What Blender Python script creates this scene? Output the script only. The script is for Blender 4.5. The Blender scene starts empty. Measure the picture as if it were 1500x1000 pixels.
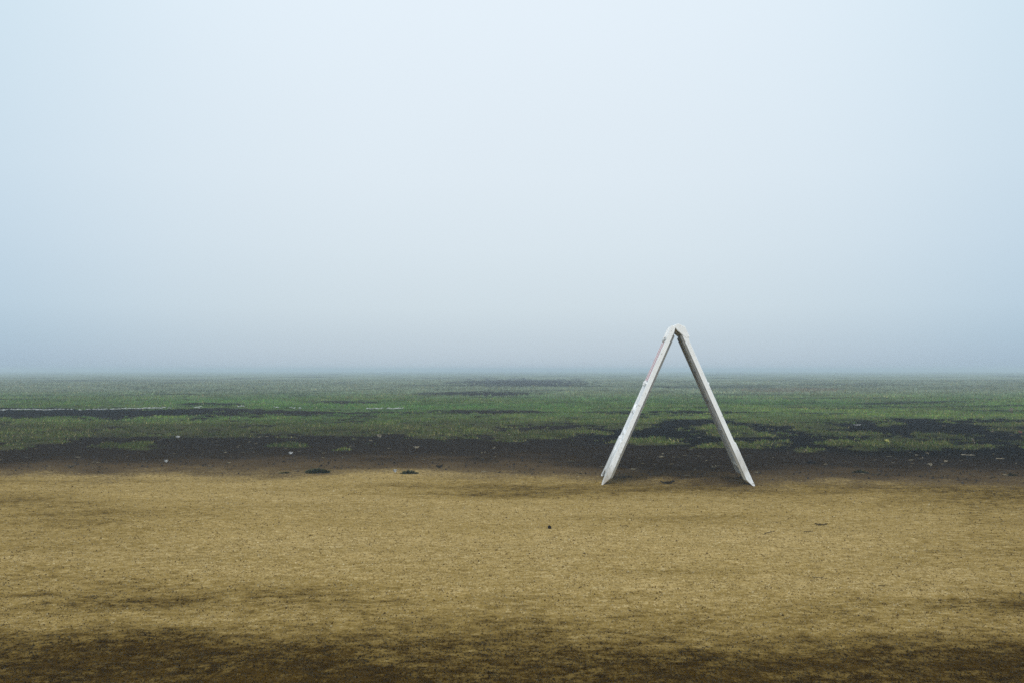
import bpy, bmesh, math, random
import numpy as np
from mathutils import Vector, Matrix, Euler

scene = bpy.context.scene
COL = scene.collection
R = math.radians
random.seed(7)
rng = np.random.default_rng(11)

# ------------------------------------------------------------------ camera
F = 1458.0            # focal length in photograph pixels (35 mm lens)
HOR = 541.0           # horizon row of the photograph
CAMH = 0.760
cam_d = bpy.data.cameras.new('camera')
cam = bpy.data.objects.new('camera', cam_d)
COL.objects.link(cam)
cam_d.lens = 35.0
cam_d.sensor_width = 36.0
cam_d.clip_start = 0.05
cam_d.clip_end = 5000
cam.location = (0, 0, CAMH)
cam.rotation_euler = (R(90) + math.atan((HOR - 500.0) / F), 0, 0)
scene.camera = cam

# ------------------------------------------------------------------ view / render
scene.view_settings.view_transform = 'Standard'
scene.view_settings.look = 'None'
scene.view_settings.gamma = 1.0
scene.view_settings.exposure = 0.0
scene.view_settings.use_curve_mapping = False
scene.render.engine = 'CYCLES'
scene.cycles.max_bounces = 6
scene.cycles.diffuse_bounces = 3
scene.cycles.volume_bounces = 1
scene.cycles.use_denoising = False
scene.cycles.use_adaptive_sampling = False

# ------------------------------------------------------------------ sky
SUN_EL, SUN_AZ = R(46), R(190)       # high sun, a little behind the camera
world = bpy.data.worlds.new('World')
scene.world = world
world.use_nodes = True
wn, wl = world.node_tree.nodes, world.node_tree.links
wn.clear()
w_out = wn.new('ShaderNodeOutputWorld')
tc = wn.new('ShaderNodeTexCoord')
nrm = wn.new('ShaderNodeVectorMath'); nrm.operation = 'NORMALIZE'
wl.new(tc.outputs['Generated'], nrm.inputs[0])
sep = wn.new('ShaderNodeSeparateXYZ'); wl.new(nrm.outputs[0], sep.inputs[0])


def wmath(op, a, b=None, clamp=False):
    n = wn.new('ShaderNodeMath'); n.operation = op; n.use_clamp = clamp
    for i, v in enumerate((a, b)):
        if v is None:
            continue
        if isinstance(v, (int, float)):
            n.inputs[i].default_value = v
        else:
            wl.new(v, n.inputs[i])
    return n.outputs[0]


def wramp(stops):
    n = wn.new('ShaderNodeValToRGB')
    n.color_ramp.interpolation = 'EASE' if False else 'LINEAR'
    el = n.color_ramp.elements
    while len(el) > 1:
        el.remove(el[-1])
    el[0].position = stops[0][0]; el[0].color = (*stops[0][1], 1)
    for p, c in stops[1:]:
        e = el.new(p); e.color = (*c, 1)
    return n


zc = wmath('MAXIMUM', sep.outputs[2], 0.0)
zen = (0.86, 0.94, 1.0)
ramp_a = wramp([(0.0, (.49, .575, .655)), (.03, (.55, .64, .71)), (.061, (.624, .716, .775)), (.12, (.69, .78, .84)),
                (.188, (.737, .823, .888)), (.338, (.785, .872, .945)), (.75, zen), (1.0, zen)])
ramp_b = wramp([(0.0, (.335, .455, .58)), (.03, (.39, .53, .65)), (.061, (.456, .597, .716)), (.12, (.52, .655, .77)),
                (.188, (.571, .705, .81)), (.338, (.62, .765, .865)), (.75, zen), (1.0, zen)])
wl.new(zc, ramp_a.inputs[0]); wl.new(zc, ramp_b.inputs[0])
# brighter sky zone straight ahead, added to imitate lens vignetting
hl = wmath('SQRT', wmath('ADD', wmath('MULTIPLY', sep.outputs[0], sep.outputs[0]),
                         wmath('MULTIPLY', sep.outputs[1], sep.outputs[1])))
caz = wmath('DIVIDE', sep.outputs[1], wmath('MAXIMUM', hl, 1e-4))
mr = wn.new('ShaderNodeMapRange'); mr.interpolation_type = 'SMOOTHSTEP'
mr.inputs['From Min'].default_value = 0.84; mr.inputs['From Max'].default_value = 1.02
wl.new(caz, mr.inputs['Value'])
mixc = wn.new('ShaderNodeMix'); mixc.data_type = 'RGBA'
wl.new(mr.outputs[0], mixc.inputs[0])
wl.new(ramp_b.outputs[0], mixc.inputs[6]); wl.new(ramp_a.outputs[0], mixc.inputs[7])
# soft uneven fog banks
nz = wn.new('ShaderNodeTexNoise'); nz.inputs['Scale'].default_value = 2.2; nz.inputs['Detail'].default_value = 3
wl.new(nrm.outputs[0], nz.inputs['Vector'])
nzr = wn.new('ShaderNodeMapRange')
nzr.inputs['To Min'].default_value = 1.005; nzr.inputs['To Max'].default_value = 1.055
wl.new(nz.outputs[0], nzr.inputs['Value'])
bg_f = wn.new('ShaderNodeBackground')
wl.new(mixc.outputs[2], bg_f.inputs[0]); wl.new(nzr.outputs[0], bg_f.inputs[1])
sky = wn.new('ShaderNodeTexSky'); sky.sky_type = 'NISHITA'; sky.sun_disc = False
sky.sun_elevation = SUN_EL; sky.sun_rotation = SUN_AZ
bg_s = wn.new('ShaderNodeBackground'); bg_s.inputs[1].default_value = 0.1
wl.new(sky.outputs[0], bg_s.inputs[0])
mxs = wn.new('ShaderNodeMixShader'); mxs.inputs[0].default_value = 0.97   # dense fog hides nearly all of the clear sky
wl.new(bg_s.outputs[0], mxs.inputs[1]); wl.new(bg_f.outputs[0], mxs.inputs[2])
wl.new(mxs.outputs[0], w_out.inputs[0])

sun_d = bpy.data.lights.new('sun', 'SUN')
sun_d.energy = 1.5
sun_d.angle = R(40)
sun_d.color = (1.0, 0.97, 0.93)
sun = bpy.data.objects.new('sun', sun_d)
COL.objects.link(sun)
sd = Vector((math.sin(SUN_AZ) * math.cos(SUN_EL), math.cos(SUN_AZ) * math.cos(SUN_EL), math.sin(SUN_EL)))
sun.rotation_euler = sd.to_track_quat('Z', 'Y').to_euler()
sun.location = (0, -5, 20)


# ------------------------------------------------------------------ noise and helpers
def _hash(ix, iy, seed):
    h = (ix.astype(np.int64) * 374761393 + iy.astype(np.int64) * 668265263 + seed * 1442695041) & 0xFFFFFFFF
    h = ((h ^ (h >> 13)) * 1274126177) & 0xFFFFFFFF
    h = h ^ (h >> 16)
    return (h & 0xFFFFFF) / float(0xFFFFFF)


def vnoise(x, y, seed=0):
    ix = np.floor(x); iy = np.floor(y)
    fx = x - ix; fy = y - iy
    fx = fx * fx * fx * (fx * (fx * 6 - 15) + 10); fy = fy * fy * fy * (fy * (fy * 6 - 15) + 10)
    a = _hash(ix, iy, seed); b = _hash(ix + 1, iy, seed)
    c = _hash(ix, iy + 1, seed); d = _hash(ix + 1, iy + 1, seed)
    return ((a + (b - a) * fx) + ((c + (d - c) * fx) - (a + (b - a) * fx)) * fy) * 2 - 1


def fbm(x, y, scale, octv=4, seed=0, gain=.5):
    s = 0; a = 1; t = 0
    fx, fy = x / scale, y / scale
    for i in range(octv):
        s = s + a * vnoise(fx + 17.3 * i, fy - 9.1 * i, seed + i); t += a
        a *= gain
        ca, sa = 1.6 * 2 / 2, 1.2
        fx, fy = fx * ca - fy * sa, fx * sa + fy * ca
    return s / t


def sstep(a, b, x):
    t = np.clip((x - a) / (b - a), 0, 1)
    return t * t * (3 - 2 * t)


def ground_at(px, py):
    d = F * CAMH / (py - HOR)
    return ((px - 750.0) / F * d, d)


def layout_uv(x, y):
    """plan position of a ground point, counted along the rows of the layout sketch"""
    d = np.maximum(y, 0.9)
    return 750 + x / d * F, HOR + F * CAMH / d


PATCH = [  # grass islands in the mud: centre, half sizes, strength
    (40, 632, 85, 15, 1), (95, 623, 70, 10, 1), (20, 655, 30, 4, .8), (185, 654, 45, 4, .85), (185, 637, 80, 4, .6),
    (290, 626, 110, 12, 1), (300, 634, 80, 7, 1), (235, 622, 70, 9, .9), (430, 624, 120, 13, .95), (370, 617, 120, 8, .8),
    (480, 632, 70, 6, .8), (580, 627, 130, 14, 1), (645, 633, 95, 9, 1), (690, 622, 60, 10, 1), (620, 617, 120, 7, 1),
    (775, 616, 70, 8, 1), (785, 637, 65, 6, .9), (835, 634, 50, 4, .75), (745, 640, 40, 5, .7), (880, 617, 60, 9, 1), (905, 624, 50, 6, .9),
    (940, 619, 30, 5, .9), (955, 646, 58, 3.8, 1.05), (425, 653, 26, 2.5, .9), (505, 659, 18, 1.6, .7),
    (1060, 611, 110, 4.5, 1), (1150, 614, 75, 8, 1), (1060, 631, 50, 5.5, 1), (1100, 638, 45, 3.5, .9),
    (1105, 651, 52, 4.5, 1.05), (1180, 659, 26, 3, 1), (1045, 655, 30, 2.2, .7), (1195, 626, 35, 5.5, .95), (1230, 638, 45, 4, .9),
    (1285, 650, 70, 9, 1), (1345, 654, 50, 5, .9), (1390, 640, 50, 4.5, 1), (1300, 625, 22, 2, .8),
    (1415, 655, 60, 2.6, .75), (1480, 633, 35, 4, .75), (1450, 646, 50, 2, .6), (1560, 645, 60, 8, 1), (1700, 640, 90, 10, 1),
    (-110, 634, 80, 12, 1), (-260, 640, 90, 10, 1),
]
BARE = [  # mud showing through the turf further out
    (120, 605.5, 210, 6, 1), (330, 604, 60, 3.5, .7), (310, 594, 55, 4, .8), (420, 607, 110, 3, .6), (500, 591.5, 75, 3.2, .85),
    (700, 577, 110, 3.6, 1), (770, 561, 110, 6.5, .9), (820, 572, 120, 2, .6), (720, 605.5, 120, 2.6, .9), (900, 606, 70, 2.5, .7),
    (1030, 605.5, 110, 2.6, 1), (1190, 606, 110, 1.5, .7), (1090, 577, 120, 2.5, .6), (1060, 566, 140, 3, .6), (1250, 562, 150, 2, .5),
    (1000, 634, 130, 18, .0), (200, 557, 160, 3, .35), (60, 573, 90, 3, .35),
    (1340, 617, 60, 3.5, .9), (1450, 619, 90, 4.5, .9), (1380, 567, 120, 2.5, .4),
]


def fields(x, y):
    """soil (0 tan .. 1 dark loam), black (peaty mud), grass cover, damp, brown tint of dry turf"""
    u, v = layout_uv(x, y)
    n1 = fbm(x, y, .9, 4, 3); n2 = fbm(x, y, .28, 3, 21); n3 = fbm(x, y, 3.2, 3, 40); n4 = fbm(x, y, .09, 2, 61); n5 = fbm(x, y, .16, 3, 83)
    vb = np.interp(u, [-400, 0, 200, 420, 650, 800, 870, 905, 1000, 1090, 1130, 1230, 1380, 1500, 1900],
                   [705, 705, 704, 700, 699, 699, 707, 715, 717, 716, 712, 709, 713, 717, 711])  # dark dirt carried under the board, with its contact shade painted in
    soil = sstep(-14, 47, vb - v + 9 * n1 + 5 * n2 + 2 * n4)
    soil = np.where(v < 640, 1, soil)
    # turf
    wv = (v - HOR) / 100.0
    wob = (n1 * 7 + n2 * 6 + n3 * 3) * wv
    line = np.interp(u, [-400, 0, 300, 520, 800, 960, 1150, 1230, 1330, 1400, 1500, 1900],
                     [600, 598, 601, 606, 611, 607, 616, 618, 614, 620, 627, 632])
    G = sstep(5, -4, v - line + wob * .8 + 4 * n5)
    nz_ = n1 * .4 + n2 * .7 + n5 * .7 + n4 * .4
    for cx, cy, rx, ry, s in PATCH:
        e = 1 - ((u - cx) / rx) ** 2 - ((v - cy) / ry) ** 2
        m = e > -3
        if m.any():
            p = np.zeros_like(u); p[m] = s * sstep(-.75, 1.0, e[m] + nz_[m] * 1.7)
            G = np.maximum(G, p)
    for cx, cy, rx, ry, s in BARE:
        e = 1 - ((u - cx) / rx) ** 2 - ((v - cy) / ry) ** 2
        m = e > -3
        if m.any() and s > 0:
            p = np.zeros_like(u); p[m] = s * sstep(-.4, .6, e[m] + nz_[m] * 1.0)
            G = G * (1 - p)
    worn = fbm(x * .28, y, .9, 4, 811)
    G = np.where(v < 612, G * (1 - .75 * sstep(.12, .42, worn + .25 * n5)), G)
    G = np.clip(G * (1 + .25 * n2 + .15 * n4), 0, 1)
    # thin turf on the approach to the mud
    G = G * sstep(668, 656, v)
    black = sstep(800, 960, u + 60 * n1) * sstep(672, 655, v + 5 * n1 - np.interp(u, [900, 1050, 1300, 1500], [-14, -8, 2, 10])) \
        + .55 * sstep(420, 250, u + 60 * n3) * sstep(618, 606, v) + .35 * sstep(660, 640, v + 6 * n1)
    black = np.clip(black, 0, 1)
    # damp, packed wheel track in the foreground, with lens vignette darkening painted in
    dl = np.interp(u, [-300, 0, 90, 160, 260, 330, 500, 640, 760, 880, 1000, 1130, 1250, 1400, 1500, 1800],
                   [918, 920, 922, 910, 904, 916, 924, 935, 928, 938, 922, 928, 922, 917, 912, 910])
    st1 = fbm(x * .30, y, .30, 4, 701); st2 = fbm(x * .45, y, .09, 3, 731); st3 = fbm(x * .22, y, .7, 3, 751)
    damp_vignette = sstep(-66, 52, v - dl + 26 * st1 + 16 * st2 + 9 * n1 + 8 * n5)
    damp_vignette = damp_vignette * (1 - .42 * sstep(.0, .45, st1 + .6 * st2) * sstep(935, 980, v))
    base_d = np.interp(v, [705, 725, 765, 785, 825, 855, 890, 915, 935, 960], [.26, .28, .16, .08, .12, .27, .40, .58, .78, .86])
    base_d = base_d + .28 * sstep(420, 0, u) * sstep(915, 845, v) + .24 * sstep(1150, 1500, u) * sstep(925, 860, v) + .05 * n1 + .36 * st3 + .16 * st1 + .14 * st2  # side terms darken the earth to imitate lens vignette
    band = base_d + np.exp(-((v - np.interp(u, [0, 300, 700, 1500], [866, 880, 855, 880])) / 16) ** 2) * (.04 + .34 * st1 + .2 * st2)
    damp_vignette = np.clip(np.maximum(damp_vignette, band), 0, 1) * sstep(690, 705, v)
    dry = np.clip(.42 + .6 * n3 + .35 * n1 + .45 * sstep(600, 640, v) + .5 * sstep(572, 556, v), 0, 1)  # dry turf tint, raised far out to imitate paling by haze
    dry = np.maximum(dry, 1.3 * np.exp(-((v - 571) / 6) ** 2 - ((u - 1160) / 150) ** 2))
    return soil, black, G, damp_vignette, np.clip(dry, 0, 1.3)


SIGN_C = (1.127, 6.840)
SIGN_ROT = -7.3


def height(x, y, soil, G, damp_vignette):
    rs = np.exp(-(((x - SIGN_C[0]) / .75) ** 2 + ((y - SIGN_C[1]) / .6) ** 2) ** 2)
    far = sstep(7, 16, y)
    z = fbm(x, y, 7.0, 3, 101) * .05 * far * (1 - rs)
    z = z + fbm(x, y, 1.3, 3, 111) * (.007 + .012 * far) * (1 - rs)
    z = z + fbm(x, y, .22, 3, 121) * (.0065 + .006 * soil)
    z = z + fbm(x, y, .07, 2, 131) * (.0034 + .003 * soil)
    z = z + .030 * np.exp(-((x - 1.36) / .20) ** 2 - ((y - 6.78) / .13) ** 2) + .018 * np.exp(-((x - .98) / .16) ** 2 - ((y - 6.95) / .12) ** 2)   # scuffed-up dirt under the board
    for fx, fy in ((.590, 6.655), (1.565, 6.50)):      # dirt mounds added round the feet to deepen their contact shade
        z = z + .014 * np.exp(-((x - fx) / .075) ** 2 - ((y - fy - .03) / .06) ** 2)
    z = z + .016 * G - .012 * damp_vignette * sstep(5, 3.4, y)
    return z


def link_mesh(name, me, mat=None, parent=None):
    o = bpy.data.objects.new(name, me)
    COL.objects.link(o)
    if mat is not None:
        me.materials.append(mat)
    if parent is not None:
        o.parent = parent
    return o


def np_mesh(name, verts, faces, smooth=False, attrs=None):
    """faces: int array (n,k)"""
    me = bpy.data.meshes.new(name)
    verts = np.asarray(verts, np.float32); faces = np.asarray(faces, np.int32)
    n, k = faces.shape
    me.vertices.add(len(verts)); me.vertices.foreach_set('co', verts.ravel())
    me.loops.add(n * k); me.loops.foreach_set('vertex_index', faces.ravel())
    me.polygons.add(n)
    me.polygons.foreach_set('loop_start', np.arange(0, n * k, k, dtype=np.int32))
    me.polygons.foreach_set('loop_total', np.full(n, k, np.int32))
    me.polygons.foreach_set('use_smooth', np.full(n, smooth, bool))
    for an, arr in (attrs or {}).items():
        arr = np.asarray(arr, np.float32)
        if arr.ndim == 1:
            a = me.attributes.new(an, 'FLOAT', 'POINT'); a.data.foreach_set('value', arr)
        else:
            a = me.attributes.new(an, 'FLOAT_COLOR', 'POINT')
            a.data.foreach_set('color', np.concatenate([arr, np.ones((len(arr), 1), np.float32)], 1).ravel())
    me.update(calc_edges=True)
    return me


def tag(o, label=None, cat=None, group=None, kind=None):
    if label: o['label'] = label
    if cat: o['category'] = cat
    if group: o['group'] = group
    if kind: o['kind'] = kind
    return o


class Mat:
    """small node-building helper"""
    def __init__(self, name, rough=.9, spec=.2):
        self.m = bpy.data.materials.new(name); self.m.use_nodes = True
        self.t = self.m.node_tree; self.n = self.t.nodes; self.l = self.t.links
        self.b = self.n['Principled BSDF']
        self.b.inputs['Roughness'].default_value = rough
        self.b.inputs['Specular IOR Level'].default_value = spec
        self._tc = self.n.new('ShaderNodeTexCoord')
        self.obj = self._tc.outputs['Object']

    def attr(self, name, color=False):
        a = self.n.new('ShaderNodeAttribute'); a.attribute_name = name
        return a.outputs['Color' if color else 'Fac']

    def noise(self, scale, detail=3, rough=.55, vec=None):
        t = self.n.new('ShaderNodeTexNoise')
        t.inputs['Scale'].default_value = scale; t.inputs['Detail'].default_value = detail
        t.inputs['Roughness'].default_value = rough
        self.l.new(vec or self.obj, t.inputs['Vector'])
        return t.outputs[0]

    def val(self, sock, v):
        if isinstance(v, (int, float)):
            sock.default_value = v
        elif isinstance(v, tuple):
            sock.default_value = (*v, 1) if len(sock.default_value) == 4 else v
        else:
            self.l.new(v, sock)

    def math(self, op, a, b=0.0, clamp=False):
        t = self.n.new('ShaderNodeMath'); t.operation = op; t.use_clamp = clamp
        self.val(t.inputs[0], a); self.val(t.inputs[1], b)
        return t.outputs[0]

    def rng(self, v, a, b, c=0.0, d=1.0):
        t = self.n.new('ShaderNodeMapRange'); t.interpolation_type = 'SMOOTHSTEP'
        self.val(t.inputs['Value'], v)
        for k, q in zip(('From Min', 'From Max', 'To Min', 'To Max'), (a, b, c, d)):
            t.inputs[k].default_value = q
        return t.outputs[0]

    def mix(self, f, a, b, mode='MIX'):
        t = self.n.new('ShaderNodeMix'); t.data_type = 'RGBA'; t.blend_type = mode
        self.val(t.inputs[0], f); self.val(t.inputs[6], a); self.val(t.inputs[7], b)
        return t.outputs[2]

    def scale(self, col, f):
        t = self.n.new('ShaderNodeVectorMath'); t.operation = 'SCALE'
        self.l.new(col, t.inputs[0]); self.val(t.inputs['Scale'], f)
        return t.outputs[0]

    def color(self, c):
        self.val(self.b.inputs['Base Color'], c)

    def bump(self, h, strength, dist):
        t = self.n.new('ShaderNodeBump')
        t.inputs['Strength'].default_value = strength; t.inputs['Distance'].default_value = dist
        self.l.new(h, t.inputs['Height']); self.l.new(t.outputs[0], self.b.inputs['Normal'])


# ------------------------------------------------------------------ ground material
M = Mat('earth_and_turf_soil', .95, 0.0)
a_soil, a_black, a_grass, a_damp_vignette, a_dry = (M.attr(k) for k in ('soil', 'black', 'grass', 'damp_vignette', 'dry'))
n_big = M.noise(.9, 4); n_mid = M.noise(7, 4); n_fine = M.noise(45, 4, .6); n_gr = M.noise(210, 2, .7); n_gr2 = M.noise(480, 2, .7)
mps = M.n.new('ShaderNodeMapping'); mps.inputs['Scale'].default_value = (.62, 1, 1); M.l.new(M.obj, mps.inputs[0])
n_str = M.noise(30, 6, .72, mps.outputs[0]); n_str2 = M.noise(85, 3, .7, mps.outputs[0])
mpg = M.n.new('ShaderNodeMapping'); mpg.inputs['Scale'].default_value = (1, .45, 1); M.l.new(M.obj, mpg.inputs[0])
n_grn = M.noise(110, 3, .7, mpg.outputs[0])
tan = M.mix(M.rng(n_mid, .32, .68), (.322, .222, .070), (.472, .336, .132))
tan = M.mix(M.rng(n_big, .35, .68, 0, .6), tan, (.42, .30, .12))
tan = M.mix(M.rng(n_str, .50, .66, 0, .9), tan, (.19, .125, .040))
tan = M.mix(M.rng(n_str, .46, .32, 0, .5), tan, (.56, .45, .235))
tan = M.mix(M.rng(n_str2, .57, .70, 0, .75), tan, (.12, .08, .026))
tan = M.mix(M.rng(n_fine, .56, .72, 0, .6), tan, (.15, .105, .04))
tan = M.mix(M.rng(n_grn, .53, .66, 0, .9), tan, (.095, .062, .018))
tan = M.mix(M.rng(n_grn, .44, .30, 0, .55), tan, (.60, .48, .25))
tan = M.mix(M.rng(n_gr, .55, .70, 0, .7), tan, (.075, .05, .017))
tan = M.mix(M.rng(n_gr, .42, .30, 0, .7), tan, (.56, .47, .27))
wet = M.mix(M.rng(n_mid, .3, .7), (.030, .0155, .001), (.060, .034, .005))
wet = M.mix(M.rng(n_gr, .42, .28, 0, .5), wet, (.13, .09, .030))
wet = M.mix(M.rng(n_gr, .56, .68, 0, .85), wet, (.010, .005, .001))
wet = M.mix(M.rng(n_str, .5, .68, 0, .8), wet, (.014, .008, .002))
d_j = M.math('ADD', a_damp_vignette, M.math('ADD', M.math('ADD', M.rng(n_mid, .3, .7, -.10, .10), M.rng(n_str, .3, .7, -.20, .20)), M.rng(n_grn, .3, .7, -.20, .20)))
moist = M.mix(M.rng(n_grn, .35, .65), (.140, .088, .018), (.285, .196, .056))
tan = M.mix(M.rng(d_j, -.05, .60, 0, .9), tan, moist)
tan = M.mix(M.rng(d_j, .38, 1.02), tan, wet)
brown = M.mix(M.rng(n_fine, .35, .65), (.056, .038, .020), (.098, .066, .033))
brown = M.mix(M.rng(n_gr, .56, .68, 0, .6), brown, (.035, .024, .015))
loam = M.mix(M.rng(n_fine, .35, .65), (.0095, .0062, .0038), (.021, .0142, .0090))
loam = M.mix(M.rng(n_gr, .42, .28, 0, .5), loam, (.045, .034, .025))
peat = M.mix(M.rng(n_fine, .4, .68), (.0012, .0012, .0012), (.006, .0055, .005))
dark = M.mix(a_black, loam, peat)
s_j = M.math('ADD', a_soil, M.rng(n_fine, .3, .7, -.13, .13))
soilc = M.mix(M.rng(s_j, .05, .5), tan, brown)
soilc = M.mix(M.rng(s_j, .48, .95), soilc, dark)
turf = M.mix(M.rng(n_mid, .35, .65), (.030, .046, .012), (.062, .082, .022))
turf = M.mix(M.math('MULTIPLY', a_dry, .7, True), turf, (.095, .095, .040))
sx = M.n.new('ShaderNodeSeparateXYZ'); M.l.new(M.obj, sx.inputs[0])
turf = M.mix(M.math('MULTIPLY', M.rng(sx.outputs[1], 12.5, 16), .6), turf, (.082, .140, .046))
turf = M.mix(M.rng(sx.outputs[1], 21, 38, 0, .8), turf, (.20, .235, .16))   # haze painted into the turf colour on the far half of the field
g_j = M.math('ADD', a_grass, M.rng(n_fine, .3, .7, -.25, .25))
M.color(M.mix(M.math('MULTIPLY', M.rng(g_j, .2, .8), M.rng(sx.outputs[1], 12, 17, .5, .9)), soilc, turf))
M.bump(M.math('ADD', M.math('MULTIPLY', n_fine, .6), M.math('MULTIPLY', n_gr, .35)), .8, .012)
M.val(M.b.inputs['Roughness'], M.rng(a_damp_vignette, 0, 1, .95, .8))
MAT_GROUND = M.m

# ------------------------------------------------------------------ ground sheet
U = math.asinh(500 / 4.0)
gx = 4.0 * np.sinh(np.linspace(-U, U, 931)) + 0.0
ys = [-60, -35, -20, -12, -8, -5, -3, -1.8, -1, -.4, 0, .3, .6]
y = 0.8
while y < 700:
    ys.append(y)
    if y < 2.3: y += .10
    elif y < 9.5: y += .022 + .0012 * max(0, y - 4)
    elif y < 18: y += .05
    elif y < 45: y += .05 * (y / 18) ** 1.7
    else: y *= 1.06
ys.append(720)
gy = np.array(ys)
GX, GY = np.meshgrid(gx, gy)
px_, py_ = GX.ravel(), GY.ravel()
soil, black, grass, damp_vignette, dry = fields(px_, py_)
pz_ = height(px_, py_, soil, grass, damp_vignette)
nx, ny = len(gx), len(gy)
idx = np.arange(nx * ny).reshape(ny, nx)
quads = np.stack([idx[:-1, :-1], idx[:-1, 1:], idx[1:, 1:], idx[1:, :-1]], -1).reshape(-1, 4)
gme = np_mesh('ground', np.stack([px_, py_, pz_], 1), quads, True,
              {'soil': soil, 'black': black, 'grass': grass, 'damp_vignette': damp_vignette, 'dry': dry})
ground = link_mesh('ground', gme, MAT_GROUND)
tag(ground, 'flat bare tan earth turning to dark mud and patchy turf', None, None, 'structure')


def ground_z(x, y):
    xa, ya = np.array([float(x)]), np.array([float(y)])
    s, b, g, d, q = fields(xa, ya)
    return float(height(xa, ya, s, g, d)[0])


# ------------------------------------------------------------------ haze
hz = Mat('pale_mist')
hz.n.remove(hz.b)
pv = hz.n.new('ShaderNodeVolumePrincipled')
pv.inputs['Color'].default_value = (.67, .79, .89, 1)
pv.inputs['Density'].default_value = .0075
pv.inputs['Anisotropy'].default_value = 0.0
hz.l.new(pv.outputs[0], hz.n['Material Output'].inputs['Volume'])
hm = bpy.data.meshes.new('haze')
bm = bmesh.new()
bmesh.ops.create_cube(bm, size=1.0)
bmesh.ops.scale(bm, vec=(1040, 820, 2.45), verts=bm.verts)
bmesh.ops.translate(bm, vec=(0, 330, -0.095), verts=bm.verts)
bm.to_mesh(hm); bm.free()
haze = link_mesh('haze', hm, hz.m)
tag(haze, 'pale blue morning fog lying over the field', None, None, 'stuff')

# ------------------------------------------------------------------ turf
M = Mat('grass_blades', .85, 0.04)
M.color(M.attr('tint', True))
M.b.inputs['Subsurface Weight'].default_value = 0
MAT_GRASS = M.m


def blades(n, dmin, dmax, power):
    q = rng.random(n)
    p = 1 - power
    d = (dmin ** p + q * (dmax ** p - dmin ** p)) ** (1 / p)
    x = (rng.random(n) * 2 - 1) * (.60 * d + 1.5)
    return x, d


bx, by = blades(1500000, 9.0, 75, 1.9)
s_, b_, g_, d_, q_ = fields(bx, by)
clump = fbm(bx, by, .16, 2, 301)
keep = rng.random(len(bx)) < np.clip((g_ - .10) * 1.2 + .035 * (s_ > .9) * (clump > 0), 0, 1) * np.clip(.52 + 1.5 * clump, .03, 1)
bx, by, g_, d_, q_, s_, clump = (a[keep] for a in (bx, by, g_, d_, q_, s_, clump))
if len(bx) > 620000:
    bx, by, g_, d_, q_, s_, clump = (a[:620000] for a in (bx, by, g_, d_, q_, s_, clump))
bz = height(bx, by, s_, g_, d_)
n = len(bx)
print('blades', n)
far = np.maximum(1, by / 15)
hh = (.009 + .020 * rng.random(n) ** 1.7) * (.7 + .6 * g_ + .5 * clump) * np.minimum(far, 2.2)
ww = (.0035 + .003 * rng.random(n)) * far ** 1.1
ang = rng.random(n) * 2 * math.pi
lean = rng.random(n) * .9 * hh
la = rng.random(n) * 2 * math.pi
base = np.stack([bx, by, bz - .004], 1)
side = np.stack([np.cos(ang) * ww, np.sin(ang) * ww, np.zeros(n)], 1)
tip = base + np.stack([np.cos(la) * lean, np.sin(la) * lean, hh], 1)
V = np.stack([base - side, base + side, tip], 1).reshape(-1, 3)
green = np.array([.074, .145, .026]); deep = np.array([.034, .085, .022]); straw = np.array([.24, .205, .085]); olive = np.array([.092, .104, .018])
russ = np.array([.14, .085, .055])
r1 = rng.random((n, 1)); q2 = np.clip(q_, 0, 1)[:, None]
c = green + (deep - green) * r1
c = c + (olive - c) * np.clip(q2 * 1.1 * rng.random((n, 1)) * 1.4, 0, 1)
isst = (rng.random((n, 1)) < (.05 + .17 * q2))
lush = (sstep(12.5, 16, by) * (1 - sstep(27, 38, by)))[:, None]; c = c * (1 + lush * np.array([.48, .60, .40]))
far_haze = sstep(21, 36, by)[:, None]; c = c + (np.array([.19, .225, .15]) - c) * far_haze * .75  # distant blades paled in colour to imitate haze
c = np.where(isst, straw * (.6 + .6 * rng.random((n, 1))), c)
c = np.where(q_[:, None] > 1.0, c + (russ - c) * .6, c)
c = c * (.55 + .8 * rng.random((n, 1))) * (1.06 + .7 * fbm(bx, by, .45, 3, 611) + .5 * fbm(bx, by * .6, 2.2, 3, 633))[:, None]
gmesh = np_mesh('grass', V, np.arange(3 * n).reshape(-1, 3), False, {'tint': np.repeat(c, 3, 0)})
gr = link_mesh('grass', gmesh, MAT_GRASS)
tag(gr, 'short worn green and straw coloured turf growing in patches', None, None, 'stuff')

# ------------------------------------------------------------------ loose grit, clods and straw
TET_V = np.array([(1, 0, -.4), (-.55, .85, -.4), (-.5, -.9, -.4), (.05, .0, 1.0)], float)
TET_F = np.array([(0, 1, 3), (1, 2, 3), (2, 0, 3)])


def scatter_grains(name, x, y, size, tint, mat, label, flat=.75):
    n = len(x)
    s, b, g, d, q = fields(x, y)
    z = height(x, y, s, g, d)
    v = TET_V[None] * (1 + .6 * (rng.random((n, 4, 3)) - .5))
    v = v * (size[:, None, None] * (.6 + .8 * rng.random((n, 1, 3))))
    v[:, :, 2] *= flat
    a = rng.random(n) * 6.283
    ca, sa = np.cos(a)[:, None], np.sin(a)[:, None]
    X = v[:, :, 0] * ca - v[:, :, 1] * sa; Y = v[:, :, 0] * sa + v[:, :, 1] * ca
    P = np.stack([X + x[:, None], Y + y[:, None], v[:, :, 2] + (z + size * flat * .35)[:, None]], -1)
    f = (TET_F[None] + (np.arange(n) * 4)[:, None, None]).reshape(-1, 3)
    me = np_mesh(name, P.reshape(-1, 3), f, False, {'tint': np.repeat(tint, 4, 0)})
    o = link_mesh(name, me, mat)
    return tag(o, label, None, None, 'stuff')


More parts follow.
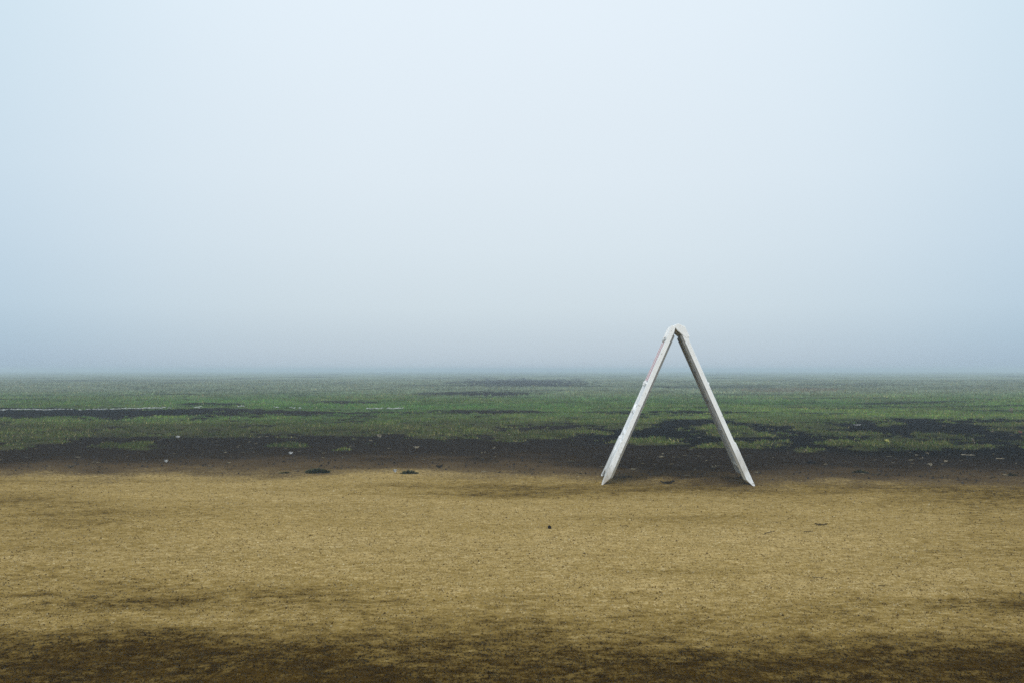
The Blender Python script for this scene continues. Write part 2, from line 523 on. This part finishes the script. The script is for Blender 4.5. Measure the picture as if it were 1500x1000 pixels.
M = Mat('loose_grains', .9, 0.03)
M.color(M.attr('tint', True))
MAT_GRAIN = M.m
gx_, gy_ = blades(210000, 2.3, 7.4, 2.3)
s_, b_, g_, dm, q_ = fields(gx_, gy_)
sz = (.0011 + .0020 * rng.random(len(gx_)) ** 2 + .0025 * rng.random(len(gx_)) ** 24) * (gy_ / 3.2) ** .55
pal = np.array([(.50, .39, .19), (.36, .26, .105), (.62, .52, .31), (.17, .115, .042), (.105, .068, .024)])
pi = rng.choice(5, len(gx_), p=[.26, .17, .13, .24, .20])
tn = (1 - .85 * np.clip(s_ * 1.6, 0, 1))[:, None] * pal[pi] * (.8 + .4 * rng.random((len(gx_), 1))) * (1 - .88 * np.clip(dm * 1.25, 0, 1)[:, None]) * np.array([1, .98, .92])
scatter_grains('grit', gx_, gy_, sz, tn, MAT_GRAIN, 'loose sandy grit and tiny stones strewn over the tan earth')
cx_, cy_ = blades(40000, 6.6, 17, 1.4)
s_, b_, g_, dm, q_ = fields(cx_, cy_)
k = (s_ > .35 + .5 * rng.random(len(cx_))) & (g_ < .5)
cx_, cy_, s_, b_ = cx_[k], cy_[k], s_[k], b_[k]
sz = .0035 + .011 * rng.random(len(cx_)) ** 4
tn = np.array([.034, .028, .024]) * (.4 + 1.0 * rng.random((len(cx_), 1))) * (1 - .7 * b_[:, None])
scatter_grains('soil_clods', cx_, cy_, sz, tn, MAT_GRAIN, 'small dark clods of earth lying on the mud', .75)

# straw and leaf crumbs
lx, ly = blades(5200, 6.9, 20, 1.5)
s_, b_, g_, dm, q_ = fields(lx, ly)
k = (s_ > .4) & (rng.random(len(lx)) < np.clip(.12 + 1.0 * np.exp(-((g_ - .3) / .25) ** 2) * .8 + .5 * (fbm(lx, ly, .8, 2, 400) > .25), 0, 1))
lx, ly, s_, g_, dm = lx[k], ly[k], s_[k], g_[k], dm[k]
lz = height(lx, ly, s_, g_, dm) + .006 + .02 * g_
n = len(lx)
ln = .008 + .03 * rng.random(n) ** 2.5; wd = ln * (.12 + .35 * rng.random(n)); an = rng.random(n) * 6.283
dirv = np.stack([np.cos(an), np.sin(an), .25 * (rng.random(n) - .4)], 1) * ln[:, None]
sdv = np.stack([-np.sin(an), np.cos(an), .5 * (rng.random(n) - .5)], 1) * wd[:, None]
c0 = np.stack([lx, ly, lz], 1)
V = np.stack([c0 - dirv, c0 - sdv, c0 + dirv, c0 + sdv + np.array([0, 0, .004])], 1).reshape(-1, 3)
f4 = np.arange(4 * n).reshape(-1, 4)
tris = np.concatenate([f4[:, [0, 1, 2]], f4[:, [0, 2, 3]]])
tn = np.array([.14, .118, .075]) * (.35 + .9 * rng.random((n, 1)) ** 1.5)
crumb = link_mesh('straw_litter', np_mesh('straw_litter', V, tris, False, {'tint': np.repeat(tn, 4, 0)}), MAT_GRAIN)
tag(crumb, 'crumbs of dry straw and leaf scattered on the dark mud', None, None, 'stuff')

# ------------------------------------------------------------------ chalk line on the field
M = Mat('worn_chalk', .9, .2)
M.color(M.mix(M.rng(M.noise(30, 4), .35, .65), (.17, .18, .16), (.40, .42, .40)))
MAT_CHALK = M.m
cv, cf = [], []
ylin = F * CAMH / (601.3 - HOR)
step = .035
x = -14.0
while x < 1.2:
    u = 750 + x / ylin * F
    yy = ylin + .22 * math.sin(x * .9 + 1) + .14 * math.sin(x * 2.3) + np.interp(u, [-400, 0, 500, 800], [0.1, 0, .1, -.7])
    pr = np.interp(u, [-200, 0, 95, 110, 150, 160, 240, 250, 330, 345, 420, 470, 535, 545, 590, 600, 640, 700, 800],
                   [1, 1.1, 1.05, .7, 1.1, 1.1, .95, .55, .5, .7, .8, .4, .5, .95, .9, .5, .4, .2, .15])
    low = float(fbm(np.array([x]), np.array([0.0]), .35, 3, 500)[0])
    if pr + .5 * low > .62 and random.random() < pr * .85:
        for kk in range(2):
            wx = step * (.4 + .9 * random.random()); wy = .014 + .028 * random.random()
            ox = x + (random.random() - .5) * step; oy = yy + (random.random() - .5) * .12
            zz = ground_z(ox, oy) + .016 + .010 * random.random()
            b0 = len(cv)
            for q in range(6):
                a = q * math.pi / 3 + .3
                cv.append((ox + wx * math.cos(a), oy + wy * math.sin(a), zz))
            cv.append((ox, oy, zz + .012))
            for q in range(6):
                cf.append((b0 + q, b0 + (q + 1) % 6, b0 + 6))
    x += step
chalk = link_mesh('chalk_line', np_mesh('chalk_line', cv, cf), MAT_CHALK)
tag(chalk, 'broken white chalk marking line crossing the turf on the left', None, None, 'stuff')

# ------------------------------------------------------------------ sandwich board
M = Mat('weathered_white_plastic', .5, .35)
sp = M.n.new('ShaderNodeSeparateXYZ'); M.l.new(M.obj, sp.inputs[0])
mp = M.n.new('ShaderNodeMapping'); mp.inputs['Scale'].default_value = (1, 1, .35); M.l.new(M.obj, mp.inputs[0])
w1 = M.noise(9, 5, .65, mp.outputs[0]); w2 = M.noise(42, 4, .7); w3 = M.noise(120, 2, .6, mp.outputs[0])
pc = M.mix(M.rng(w1, .4, .68, 0, .55), (.90, .91, .91), (.80, .81, .81))
pc = M.mix(M.rng(w2, .60, .74, 0, .7), pc, (.30, .28, .25))
pc = M.mix(M.rng(w3, .63, .74, 0, .6), pc, (.22, .20, .18))
low = M.rng(sp.outputs[2], .34, .0, 0, .75)
pc = M.mix(M.math('MULTIPLY', low, M.rng(w1, .35, .6)), pc, (.33, .27, .19))
pc = M.mix(M.math('MULTIPLY', M.rng(M.noise(26, 4, .7), .60, .72, 0, .8), M.rng(sp.outputs[2], .85, .6)), pc, (.25, .21, .16))
M.color(pc)
M.bump(w2, .25, .004)
MAT_PLASTIC = M.m
M = Mat('grey_inner_plastic', .6, .2)
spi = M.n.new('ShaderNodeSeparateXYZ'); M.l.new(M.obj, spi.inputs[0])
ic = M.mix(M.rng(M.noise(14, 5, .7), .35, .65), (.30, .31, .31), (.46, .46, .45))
ic = M.mix(M.rng(spi.outputs[2], .45, .05), ic, (.52, .49, .42))  # mottled grey, lighter towards the bottom
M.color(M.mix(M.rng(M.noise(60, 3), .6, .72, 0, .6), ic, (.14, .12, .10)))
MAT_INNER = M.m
M = Mat('printed_insert', .4, .35)
uvn = M.attr('across')
st = M.math('COMPARE', uvn, .17); st.node.inputs[2].default_value = .055
st2 = M.math('COMPARE', uvn, -.10); st2.node.inputs[2].default_value = .060
red = M.math('MAXIMUM', st, st2)
pr = M.mix(red, (.74, .75, .75), (.52, .035, .05))
M.color(M.mix(M.rng(M.noise(30, 4), .58, .72, 0, .6), pr, (.42, .33, .25)))
MAT_INSERT = M.m
M = Mat('shaded_socket', .8, .1)
M.color(M.mix(M.noise(40), (.12, .15, .12), (.20, .22, .18)))
MAT_SOCKET = M.m

sign = bpy.data.objects.new('sandwich_board', None)
COL.objects.link(sign)
sign.location = (SIGN_C[0], SIGN_C[1], -.010)
sign.rotation_euler = (0, 0, R(SIGN_ROT))
tag(sign, 'weathered white folding sandwich board standing open on the edge of the dirt', 'sign')

L, W = 1.144, .61
TIPX, TOPX, TOPZ = .500, .040, 1.060
DIR = Vector((TIPX - TOPX, 0, -TOPZ)).normalized()       # for the right-hand panel
NRM = Vector((-DIR.z, 0, DIR.x))                          # outward


def to_local(sd, s, w, t):
    """sd -1 left, +1 right; s down the panel, w across, t inward from the outer face"""
    p = Vector((TOPX, 0, TOPZ)) + DIR * s - NRM * t
    warp = (.014 + .013 * max(0.0, s / L) ** 1.5) * (w / W + .5) + .006 * max(0.0, s / L) if sd < 0 else 0.0     # the left panel is a little twisted
    return (sd * (p.x + warp), w, p.z)


def rect(a, b, lo, hi, soft=.006):
    return float(sstep(lo - soft, lo + soft, np.float64(a)) * (1 - sstep(hi - soft, hi + soft, np.float64(a))))


def outer_depth(s, w):
    aw = abs(w)
    r = 0.006 * rect(s, 0, .095, .83, .008)                                   # sunk rail between the raised ends
    fr = 1 - float(sstep(.268, .280, np.float64(aw)))
    r += .009 * fr * rect(s, 0, .10, .405)                                     # insert bed
    r += .008 * fr * rect(s, 0, .43, .60) + .007 * fr * rect(s, 0, .635, .77)
    slot = (1 - float(sstep(.105, .13, np.float64(aw)))) * rect(s, 0, .80, .915, .010)
    r += .022 * slot
    ed = W / 2 - aw                                                            # rounded long edges
    r += .004 * (1 - float(sstep(0, .010, np.float64(ed))))
    return r


def back_depth(s):
    return .035 - .030 * float(sstep(L - .075, L + .02, np.float64(s))) - .006 * (1 - float(sstep(0, .04, np.float64(s))))


def make_panel(sd):
    ss = np.concatenate([np.arange(0, L - .001, .0095), [L]])
    wsx = np.concatenate([[-W / 2, -W / 2 + .003], np.arange(-W / 2 + .008, W / 2 - .008, .0119), [W / 2 - .008, W / 2 - .003, W / 2]])
    bm = bmesh.new()
    ns, nw = len(ss), len(wsx)
    fo = [[None] * nw for _ in range(ns)]; bo = [[None] * nw for _ in range(ns)]

    def cut(s, w):     # arch between the two feet
        return abs(w) < .235 and s > L - .075 + .07 * (abs(w) / .235) ** 4
    inside = lambda i, j: not cut((ss[i] + ss[i + 1]) / 2, (wsx[j] + wsx[j + 1]) / 2)

    def gv(tab, i, j, back):
        if tab[i][j] is None:
            s, w = ss[i], wsx[j]
            t = back_depth(s) if back else outer_depth(s, w)
            if not back:
                t = min(t, back_depth(s) - .002)
            tab[i][j] = bm.verts.new(to_local(sd, s, w, t))
        return tab[i][j]
    cells = {(i, j) for i in range(ns - 1) for j in range(nw - 1) if inside(i, j)}
    for (i, j) in cells:
        q = [(i, j), (i, j + 1), (i + 1, j + 1), (i + 1, j)]
        bm.faces.new([gv(fo, a, b, False) for a, b in q])
        bm.faces.new([gv(bo, a, b, True) for a, b in reversed(q)])
        for (di, dj, e0, e1) in ((-1, 0, (i, j + 1), (i, j)), (1, 0, (i + 1, j), (i + 1, j + 1)),
                                 (0, -1, (i, j), (i + 1, j)), (0, 1, (i + 1, j + 1), (i, j + 1))):
            if (i + di, j + dj) not in cells:
                bm.faces.new([gv(fo, *e0, False), gv(fo, *e1, False), gv(bo, *e1, True), gv(bo, *e0, True)])
    bmesh.ops.recalc_face_normals(bm, faces=bm.faces)
    me = bpy.data.meshes.new('panel'); bm.to_mesh(me); bm.free()
    panel = link_mesh('panel', me, MAT_PLASTIC, sign)
    # stepped inner frame: four bevelled rails with a chamfer towards the inside
    bm = bmesh.new()

    def rail(s0, s1, w0, w1, t0, t1, ch):
        pts = []
        lo = [(s0, w0), (s1, w0), (s1, w1), (s0, w1)]
        cs, cw = ch
        hi = [(s0 + cs, w0 + cw), (s1 - cs * 1.6, w0 + cw), (s1 - cs * 1.6, w1 - cw), (s0 + cs, w1 - cw)]
        a = [bm.verts.new(to_local(sd, s, w, t0)) for s, w in lo]
        b = [bm.verts.new(to_local(sd, s, w, t1)) for s, w in hi]
        bm.faces.new(a); bm.faces.new(b)
        for k in range(4):
            bm.faces.new([a[k], a[(k + 1) % 4], b[(k + 1) % 4], b[k]])
    e = W / 2 - .008
    rail(.045, L - .052, -e, -e + .080, .033, .049, (.012, .014))
    rail(.045, L - .052, e - .080, e, .033, .049, (.012, .014))
    rail(.047, .095, -e + .070, e - .070, .030, .044, (.008, .003))
    rail(L - .15, L - .10, -e + .070, e - .070, .030, .044, (.008, .003))
    for k in (.30, .52, .74):
        rail(k, k + .03, -e + .070, e - .070, .030, .040, (.006, .003))
    bmesh.ops.recalc_face_normals(bm, faces=bm.faces)
    me = bpy.data.meshes.new('inner_frame'); bm.to_mesh(me); bm.free()
    link_mesh('inner_frame', me, MAT_INNER, panel)
    # insert sheet in its bed
    v, f = [], []
    s0, s1, w0, w1 = .112, .395, -.258, .258
    for t in (.0060, .0110):
        for s, w in ((s0, w0), (s0, w1), (s1, w1), (s1, w0)):
            v.append(to_local(sd, s, w, t))
    f = [(0, 1, 2, 3), (7, 6, 5, 4), (0, 4, 5, 1), (1, 5, 6, 2), (2, 6, 7, 3), (3, 7, 4, 0)]
    ac = [w0, w1, w1, w0] * 2
    me = np_mesh('insert_sheet', v, f, False, {'across': np.array(ac)})
    link_mesh('insert_sheet', me, MAT_INSERT, panel)
    # retaining clip under the insert, and two pegs in sockets
    bm = bmesh.new()
    for (s0, s1, w0, w1, t0, t1) in ((.398, .432, -.05, .05, -.006, .012), (.405, .420, -.27, .27, -.001, .014)):
        vs = [bm.verts.new(to_local(sd, s, w, t)) for t in (t0, t1) for s, w in ((s0, w0), (s0, w1), (s1, w1), (s1, w0))]
        for q in ((0, 1, 2, 3), (7, 6, 5, 4), (0, 4, 5, 1), (1, 5, 6, 2), (2, 6, 7, 3), (3, 7, 4, 0)):
            bm.faces.new([vs[i] for i in q])
    bmesh.ops.recalc_face_normals(bm, faces=bm.faces)
    bmesh.ops.bevel(bm, geom=list(bm.edges), offset=.003, segments=2, affect='EDGES')
    me = bpy.data.meshes.new('retaining_clip'); bm.to_mesh(me); bm.free()
    link_mesh('retaining_clip', me, MAT_PLASTIC, panel)
    for sc in (.605, .955):
        for nm, mat, r0, r1, ta, tb in (('socket_boss', MAT_PLASTIC, .030, .021, -.002, .012), ('socket', MAT_SOCKET, .0205, .017, .0005, .012)):
            bm = bmesh.new()
            K = 18
            ra = [bm.verts.new(to_local(sd, sc + r0 * math.cos(k * 2 * math.pi / K) * 1.25, r0 * 1.6 * math.sin(k * 2 * math.pi / K), tb)) for k in range(K)]
            rb = [bm.verts.new(to_local(sd, sc + r1 * math.cos(k * 2 * math.pi / K) * 1.25, r1 * 1.6 * math.sin(k * 2 * math.pi / K), ta)) for k in range(K)]
            bm.faces.new(rb)
            for k in range(K):
                bm.faces.new([ra[k], ra[(k + 1) % K], rb[(k + 1) % K], rb[k]])
            if nm == 'socket':
                pass
            bmesh.ops.recalc_face_normals(bm, faces=bm.faces)
            me = bpy.data.meshes.new(nm); bm.to_mesh(me); bm.free()
            link_mesh(nm, me, mat, panel)
    return panel


pl = make_panel(-1)
pl['label'] = 'left-hand panel with red striped insert and carrying slot'
prp = make_panel(1)
prp['label'] = 'right-hand panel seen edge on'

# hinge knuckles, alternating between the two panels
cuts = [-.305, -.195, -.075, .075, .195, .305]
for k in range(5):
    sd = 1 if k % 2 == 0 else -1
    w0, w1 = cuts[k] + (.0015 if k else -.002), cuts[k + 1] - .0015
    bm = bmesh.new()
    prof = []
    for q in range(13):
        a = math.pi * (-.15 + 1.25 * q / 12)
        prof.append((.006 * sd + (.030 * math.cos(a)) * sd, 1.040 + .0285 * math.sin(a)))
    lo = to_local(sd, .085, 0, -.0045)
    lo2 = to_local(sd, .085, 0, .020)
    lo3 = to_local(-sd, .028, 0, .018)
    # strap from the knuckle down its own panel
    top = to_local(sd, .012, 0, -.0045)
    prof = [(lo2[0], lo2[2]), (lo[0], lo[2]), (top[0], top[2])] + \
           [(.004 * sd + .021 * math.cos(a) * sd, 1.053 + .017 * math.sin(a)) for a in np.linspace(.8, 2.6, 4)] + \
           [(-.017 * sd, 1.047), (-.004 * sd, 1.027)]
    ra = [bm.verts.new((x_, w0, z_)) for x_, z_ in prof]
    rb = [bm.verts.new((x_, w1, z_)) for x_, z_ in prof]
    bm.faces.new(ra); bm.faces.new(list(reversed(rb)))
    m = len(prof)
    for q in range(m):
        bm.faces.new([ra[q], ra[(q + 1) % m], rb[(q + 1) % m], rb[q]])
    bmesh.ops.recalc_face_normals(bm, faces=bm.faces)
    bmesh.ops.bevel(bm, geom=[e for e in bm.edges if abs(e.verts[0].co.y - e.verts[1].co.y) < 1e-6], offset=.003, segments=2, affect='EDGES')
    me = bpy.data.meshes.new('hinge_knuckle'); bm.to_mesh(me); bm.free()
    link_mesh('hinge_knuckle', me, MAT_PLASTIC, sign)

# ------------------------------------------------------------------ weed tufts
M = Mat('weed_leaves', .8, 0.05)
M.color(M.attr('tint', True))
MAT_WEED = M.m


def weed_tuft(px, py, half_w, h, n, label, tint=(.035, .045, .02)):
    X, Y = ground_at(px, py)
    z0 = ground_z(X, Y)
    t = bpy.data.objects.new('weed_tuft', None); COL.objects.link(t)
    t.location = (X, Y, z0)
    tag(t, label, 'weed', 'low weed tufts along the edge of the dirt')
    V, C = [], []
    for i in range(n):
        a = rng.random() * 6.283; r = rng.random() ** .7
        bx_, by_ = half_w * r * math.cos(a), half_w * .55 * r * math.sin(a)
        hh_ = h * (.45 + .75 * rng.random()) * (1.05 - .6 * r)
        la_ = a + (rng.random() - .5) * 1.8; le = hh_ * (.3 + 1.0 * rng.random())
        w_ = .003 + .004 * rng.random(); sa = rng.random() * 6.283
        s_v = np.array([math.cos(sa) * w_, math.sin(sa) * w_, 0])
        b_v = np.array([bx_, by_, -.008]); m_v = b_v + np.array([math.cos(la_) * le * .4, math.sin(la_) * le * .4, hh_ * .7])
        t_v = b_v + np.array([math.cos(la_) * le, math.sin(la_) * le, hh_])
        V += [b_v - s_v, b_v + s_v, m_v + s_v * .8, m_v - s_v * .8, t_v]
        k = .5 + .9 * rng.random()
        col = np.array(tint) * k if rng.random() > .1 else np.array((.14, .13, .07)) * k
        C += [col] * 5
    V = np.array(V); m = n
    q = np.arange(m)[:, None] * 5
    tr = np.concatenate([q + np.array([[0, 1, 2]]), q + np.array([[0, 2, 3]]), q + np.array([[3, 2, 4]])])
    link_mesh('leaf_mass', np_mesh('leaf_mass', V, tr, False, {'tint': np.array(C)}), MAT_WEED, t)['kind'] = 'stuff'
    # root crown: a low lumpy mound of soil and stems
    bm = bmesh.new()
    bmesh.ops.create_icosphere(bm, subdivisions=2, radius=1)
    for v in bm.verts:
        k = 1 + .25 * math.sin(v.co.x * 7 + px) * math.cos(v.co.y * 6)
        v.co = Vector((v.co.x * half_w * .85 * k, v.co.y * half_w * .45 * k, v.co.z * h * .28 * k - .006))
    me = bpy.data.meshes.new('root_crown'); bm.to_mesh(me); bm.free()
    link_mesh('root_crown', me, MAT_CROWN, t)
    return t


M = Mat('root_crown_earth', .95, .1)
M.color(M.mix(M.noise(60), (.014, .013, .008), (.035, .03, .02)))
MAT_CROWN = M.m
weed_tuft(466, 692, .085, .040, 520, 'largest dark green weed tuft left of centre on the dirt edge')
weed_tuft(419, 692, .042, .024, 200, 'small dark weed tuft just left of the largest tuft')
weed_tuft(600, 693, .065, .032, 360, 'dark weed tuft with a white scrap at its left end')
weed_tuft(1258, 690, .060, .026, 300, 'dark ragged weed tuft right of the sandwich board', (.026, .03, .015))
weed_tuft(1283, 692, .040, .016, 150, 'thin weed tuft trailing right from the ragged one', (.03, .032, .016))
weed_tuft(1480, 695, .040, .022, 170, 'dark weed tuft near the right edge of the dirt', (.022, .026, .014))
weed_tuft(1452, 698, .026, .014, 90, 'flat little weed tuft beside the one at the right edge', (.03, .03, .017))

# ------------------------------------------------------------------ litter, leaves, twigs and stones
def flat_mat(name, c1, c2, sc=60, rough=.85):
    m = Mat(name, rough, .05)
    m.color(m.mix(m.rng(m.noise(sc, 3), .35, .65), c1, c2))
    return m.m


MAT_LEAF = flat_mat('dry_leaf', (.20, .165, .11), (.34, .30, .22))
MAT_LEAFD = flat_mat('rotting_leaf', (.016, .012, .008), (.04, .028, .017))
MAT_PAPER = flat_mat('white_litter', (.42, .42, .41), (.62, .62, .61), 40, .6)
MAT_TWIG = flat_mat('dark_twig', (.028, .019, .009), (.075, .052, .026))
MAT_STONE = flat_mat('dark_stone', (.006, .005, .005), (.014, .011, .010))
MAT_YEL = flat_mat('yellow_leaf', (.42, .40, .10), (.58, .55, .20))
MAT_RED = flat_mat('red_leaf', (.16, .05, .04), (.24, .09, .06))


def leaf_mesh(name, seed, ln, wd, curl):
    r = random.Random(seed)
    N = 7
    top, bot = [], []
    for i in range(N + 1):
        f = i / N
        w_ = wd * math.sin(math.pi * min(1, f * .92 + .05)) ** .8 * (.8 + .4 * r.random())
        z_ = curl * (4 * (f - .5) ** 2) + .004 * r.random()
        top.append((ln * (f - .5), w_, z_ + curl * .8)); bot.append((ln * (f - .5), -w_, z_ + curl * .5 * r.random()))
    mid = [(ln * (i / N - .5), 0, curl * (4 * (i / N - .5) ** 2)) for i in range(N + 1)]
    v = top + mid + bot
    f = []
    for i in range(N):
        f.append((i, i + 1, N + 2 + i, N + 1 + i)); f.append((N + 1 + i, N + 2 + i, 2 * N + 3 + i, 2 * N + 2 + i))
    bm = bmesh.new()
    vs = [bm.verts.new(p) for p in v]
    for q in f:
        bm.faces.new([vs[i] for i in q])
    g = bmesh.ops.solidify(bm, geom=bm.faces[:], thickness=.0015)
    me = bpy.data.meshes.new(name); bm.to_mesh(me); bm.free()
    return me


def twig_mesh(name, seed, ln, rad):
    r = random.Random(seed)
    pts = []
    for i in range(9):
        f = i / 8
        pts.append(Vector((ln * (f - .5), (r.random() - .5) * ln * .07, rad + (r.random()) * ln * .03)))
    bm = bmesh.new()

    def tube(pts, r0, r1):
        rings = []
        for i, p in enumerate(pts):
            d = (pts[min(i + 1, len(pts) - 1)] - pts[max(i - 1, 0)]).normalized()
            a = d.cross(Vector((0, 0, 1))).normalized(); b = a.cross(d)
            rr = r0 + (r1 - r0) * i / (len(pts) - 1)
            rings.append([bm.verts.new(p + (a * math.cos(k * 1.0472) + b * math.sin(k * 1.0472)) * rr) for k in range(6)])
        for i in range(len(rings) - 1):
            for k in range(6):
                bm.faces.new([rings[i][k], rings[i][(k + 1) % 6], rings[i + 1][(k + 1) % 6], rings[i + 1][k]])
        bm.faces.new(rings[0]); bm.faces.new(rings[-1])
    tube(pts, rad, rad * .45)
    j = pts[5]
    tube([j, j + Vector((ln * .1, ln * .07, rad)), j + Vector((ln * .17, ln * .1, rad * 2))], rad * .5, rad * .25)
    bmesh.ops.recalc_face_normals(bm, faces=bm.faces)
    me = bpy.data.meshes.new(name); bm.to_mesh(me); bm.free()
    return me


def stone_mesh(name, seed, sx, sy, sz):
    r = random.Random(seed)
    bm = bmesh.new()
    bmesh.ops.create_icosphere(bm, subdivisions=2, radius=1)
    ph = [r.random() * 6 for _ in range(4)]
    for v in bm.verts:
        k = 1 + .16 * math.sin(3 * v.co.x + ph[0]) + .13 * math.sin(4 * v.co.y + ph[1]) + .1 * math.sin(5 * v.co.z + ph[2])
        v.co = Vector((v.co.x * sx * k, v.co.y * sy * k, v.co.z * sz * k))
    for f in bm.faces:
        f.smooth = True
    me = bpy.data.meshes.new(name); bm.to_mesh(me); bm.free()
    return me


def put(name, me, mat, px, py, rz, label, cat, group=None, dz=.004, tilt=0.0):
    X, Y = ground_at(px, py)
    if not me.materials:
        me.materials.append(mat)
    o = bpy.data.objects.new(name, me); COL.objects.link(o)
    s, b, g, d, q = fields(np.array([X]), np.array([Y]))
    o.location = (X, Y, ground_z(X, Y) + dz + .012 * float(g[0]))
    o.rotation_euler = (tilt, 0, rz)
    return tag(o, label, cat, group)


put('pebble', stone_mesh('pebble', 1, .0098, .011, .0088), MAT_STONE, 804.5, 771.5, .3, 'round black pebble lying alone on the tan earth', 'stone', dz=.006)
put('clod', stone_mesh('clod', 2, .035, .03, .018), MAT_STONE, 1187, 676, .2, 'flat black lump on the mud right of the sandwich board', 'stone', dz=.010)
put('twig', twig_mesh('twig', 3, .088, .0022), MAT_TWIG, 1125.5, 778.5, .75, 'thin dark twig slanting on the tan earth, leftmost of three', 'twig')
put('twig', twig_mesh('twig_short', 4, .042, .0020), MAT_TWIG, 1182, 779.5, .1, 'short dark twig lying between two longer ones', 'twig')
put('bark_strip', leaf_mesh('bark_strip', 5, .062, .008, .003), MAT_TWIG, 1200.5, 767.5, -.1, 'dark narrow bark strip lying on tan earth behind the twigs', 'bark')
put('twig', twig_mesh('twig_thin', 6, .050, .0016), MAT_TWIG, 1197, 842.5, -.5, 'thin dark twig low on the tan earth at right', 'twig')
put('twig', twig_mesh('twig_bent', 7, .040, .0016), MAT_TWIG, 1290, 853.5, .3, 'small bent twig nearest the camera at right', 'twig')
put('twig', twig_mesh('twig_flat', 8, .045, .0016), MAT_TWIG, 914, 769.8, 0, 'short dark twig right of the black pebble', 'twig')
put('leaf', leaf_mesh('leaf_dark', 9, .10, .028, .010), MAT_LEAFD, 977, 708, .2, 'dark rotting leaf on the ground beneath the sandwich board', 'leaf')
put('paper_scrap', leaf_mesh('paper_scrap', 10, .028, .012, .012), MAT_PAPER, 578.5, 693, .5, 'bright white scrap against the left end of a weed tuft', 'litter', dz=.012, tilt=.7)
put('leaf', leaf_mesh('leaf_curled', 11, .055, .018, .009), MAT_LEAFD, 644, 683.5, .3, 'dark curled leaf with pale rim on the mud left of centre', 'leaf', dz=.004, tilt=.3)
put('paper_scrap', leaf_mesh('paper_crumple', 12, .048, .022, .010), MAT_PAPER, 262, 641.5, .2, 'crumpled pale scrap on mud below the left turf patch', 'litter', tilt=.4)
put('paper_scrap', leaf_mesh('paper_small', 13, .030, .016, .010), MAT_PAPER, 245, 676, .4, 'small white scrap on dark mud at far left', 'litter', tilt=.5)
put('paper_scrap', leaf_mesh('paper_oval', 14, .038, .016, .008), MAT_PAPER, 427, 664, .1, 'white oval scrap on mud above the small weed tuft', 'litter', tilt=.5)
put('leaf', leaf_mesh('leaf_pair', 15, .06, .03, .020), MAT_LEAF, 555, 641, .8, 'pale curled leaf at the mud edge left of centre', 'leaf', tilt=.4)
put('leaf', leaf_mesh('leaf_yellow', 16, .055, .028, .012), MAT_YEL, 1297, 648, .3, 'yellow leaf on the turf island right of the board', 'leaf', tilt=.5)
put('leaf', leaf_mesh('leaf_upright', 17, .060, .030, .016), MAT_LEAF, 1422, 650, 1.1, 'pale upright leaf on the black mud at right', 'leaf', dz=.03, tilt=.9)
put('leaf', leaf_mesh('leaf_red', 18, .055, .02, .008), MAT_RED, 1492, 635.5, .2, 'reddish leaf by the turf at the right edge', 'leaf', tilt=.5)
put('stick', twig_mesh('stick_pale', 19, .11, .0045), MAT_LEAF, 1416, 666.5, -.35, 'pale stick on the black mud near the right edge', 'stick')
put('stick', twig_mesh('stick_pale_small', 20, .07, .0045), MAT_LEAF, 1463, 672, .05, 'shorter pale stick beyond the right weed tufts', 'stick')
put('leaf', leaf_mesh('leaf_pile', 21, .042, .018, .008), MAT_LEAF, 1360, 681, .2, 'pale leaf on brown earth right of the board', 'leaf', tilt=.3)
put('paper_scrap', leaf_mesh('paper_puddle', 22, .10, .026, .005), MAT_PAPER, 1255, 624.5, .05, 'flat white scrap on black mud behind the right turf island', 'litter')
put('paper_scrap', leaf_mesh('paper_far', 23, .16, .05, .05), MAT_PAPER, 1140, 560.5, .9, 'tiny white scrap far out in the misty turf', 'litter', dz=.06, tilt=1.2)
put('leaf', leaf_mesh('leaf_pale_tuft', 24, .12, .05, .04), MAT_LEAF, 1477, 611.5, 1.2, 'pale leaf standing in the turf at far right', 'leaf', dz=.05, tilt=1.1)

proto = [leaf_mesh('leaf_bit_%s' % k, 40 + i, .05, .018, .010) for i, k in enumerate(('narrow', 'broad', 'curled', 'torn'))]
for me in proto:
    me.materials.append(MAT_LEAF)
bits = [
    (20, 640, 'pale leaf bit on turf near the left edge'),
    (106, 685, 'pale flat leaf bit on brown mud at far left'),
    (139, 678, 'small leaf bit beside the brown mud edge at left'),
    (309, 625, 'pale leaf bit on the left turf patch below the chalk line'),
    (337, 616, 'tiny leaf bit in turf just below the chalk line'),
    (410, 634, 'leaf bit on the lower rim of the middle left turf'),
    (432, 673, 'thin pale leaf bit between white scrap and small weed tuft'),
    (610, 656, 'leaf bit on dark mud below the middle turf patch'),
    (724, 657, 'pale narrow leaf bit on dark mud at picture centre'),
    (746, 640, 'leaf bit at the left tip of the straw turf strip'),
    (803, 629, 'pale leaf bit in mud above the straw turf strip'),
    (838, 676, 'leaf bit on brown mud left of the sandwich board'),
    (1045, 684, 'pale leaf bit behind the legs of the sandwich board'),
    (1158, 650, 'leaf bit on black mud between two turf islands'),
    (1230, 658, 'leaf bit at the near rim of the right turf island'),
    (1341, 667, 'leftmost of three leaf bits below the right turf island'),
    (1348, 671, 'nearest of three leaf bits below the right turf island'),
    (1356, 665, 'rightmost of three leaf bits below the right turf island'),
    (1364, 651, 'pale leaf bit at right end of the right turf island'),
    (1384, 675, 'leaf bit alone on dark mud left of the pale sticks'),
    (1382, 628, 'flat pale leaf bit on black mud behind the turf islands'),
]
for i, (a, b, lab) in enumerate(bits):
    o = put('leaf', proto[i % 4], MAT_LEAF, a, b, random.random() * 6.28, lab, 'leaf',
            'small pale leaf bits on the mud and turf', tilt=.15 + .3 * random.random())
    k = .55 + .7 * random.random()
    o.scale = (k, k, k)
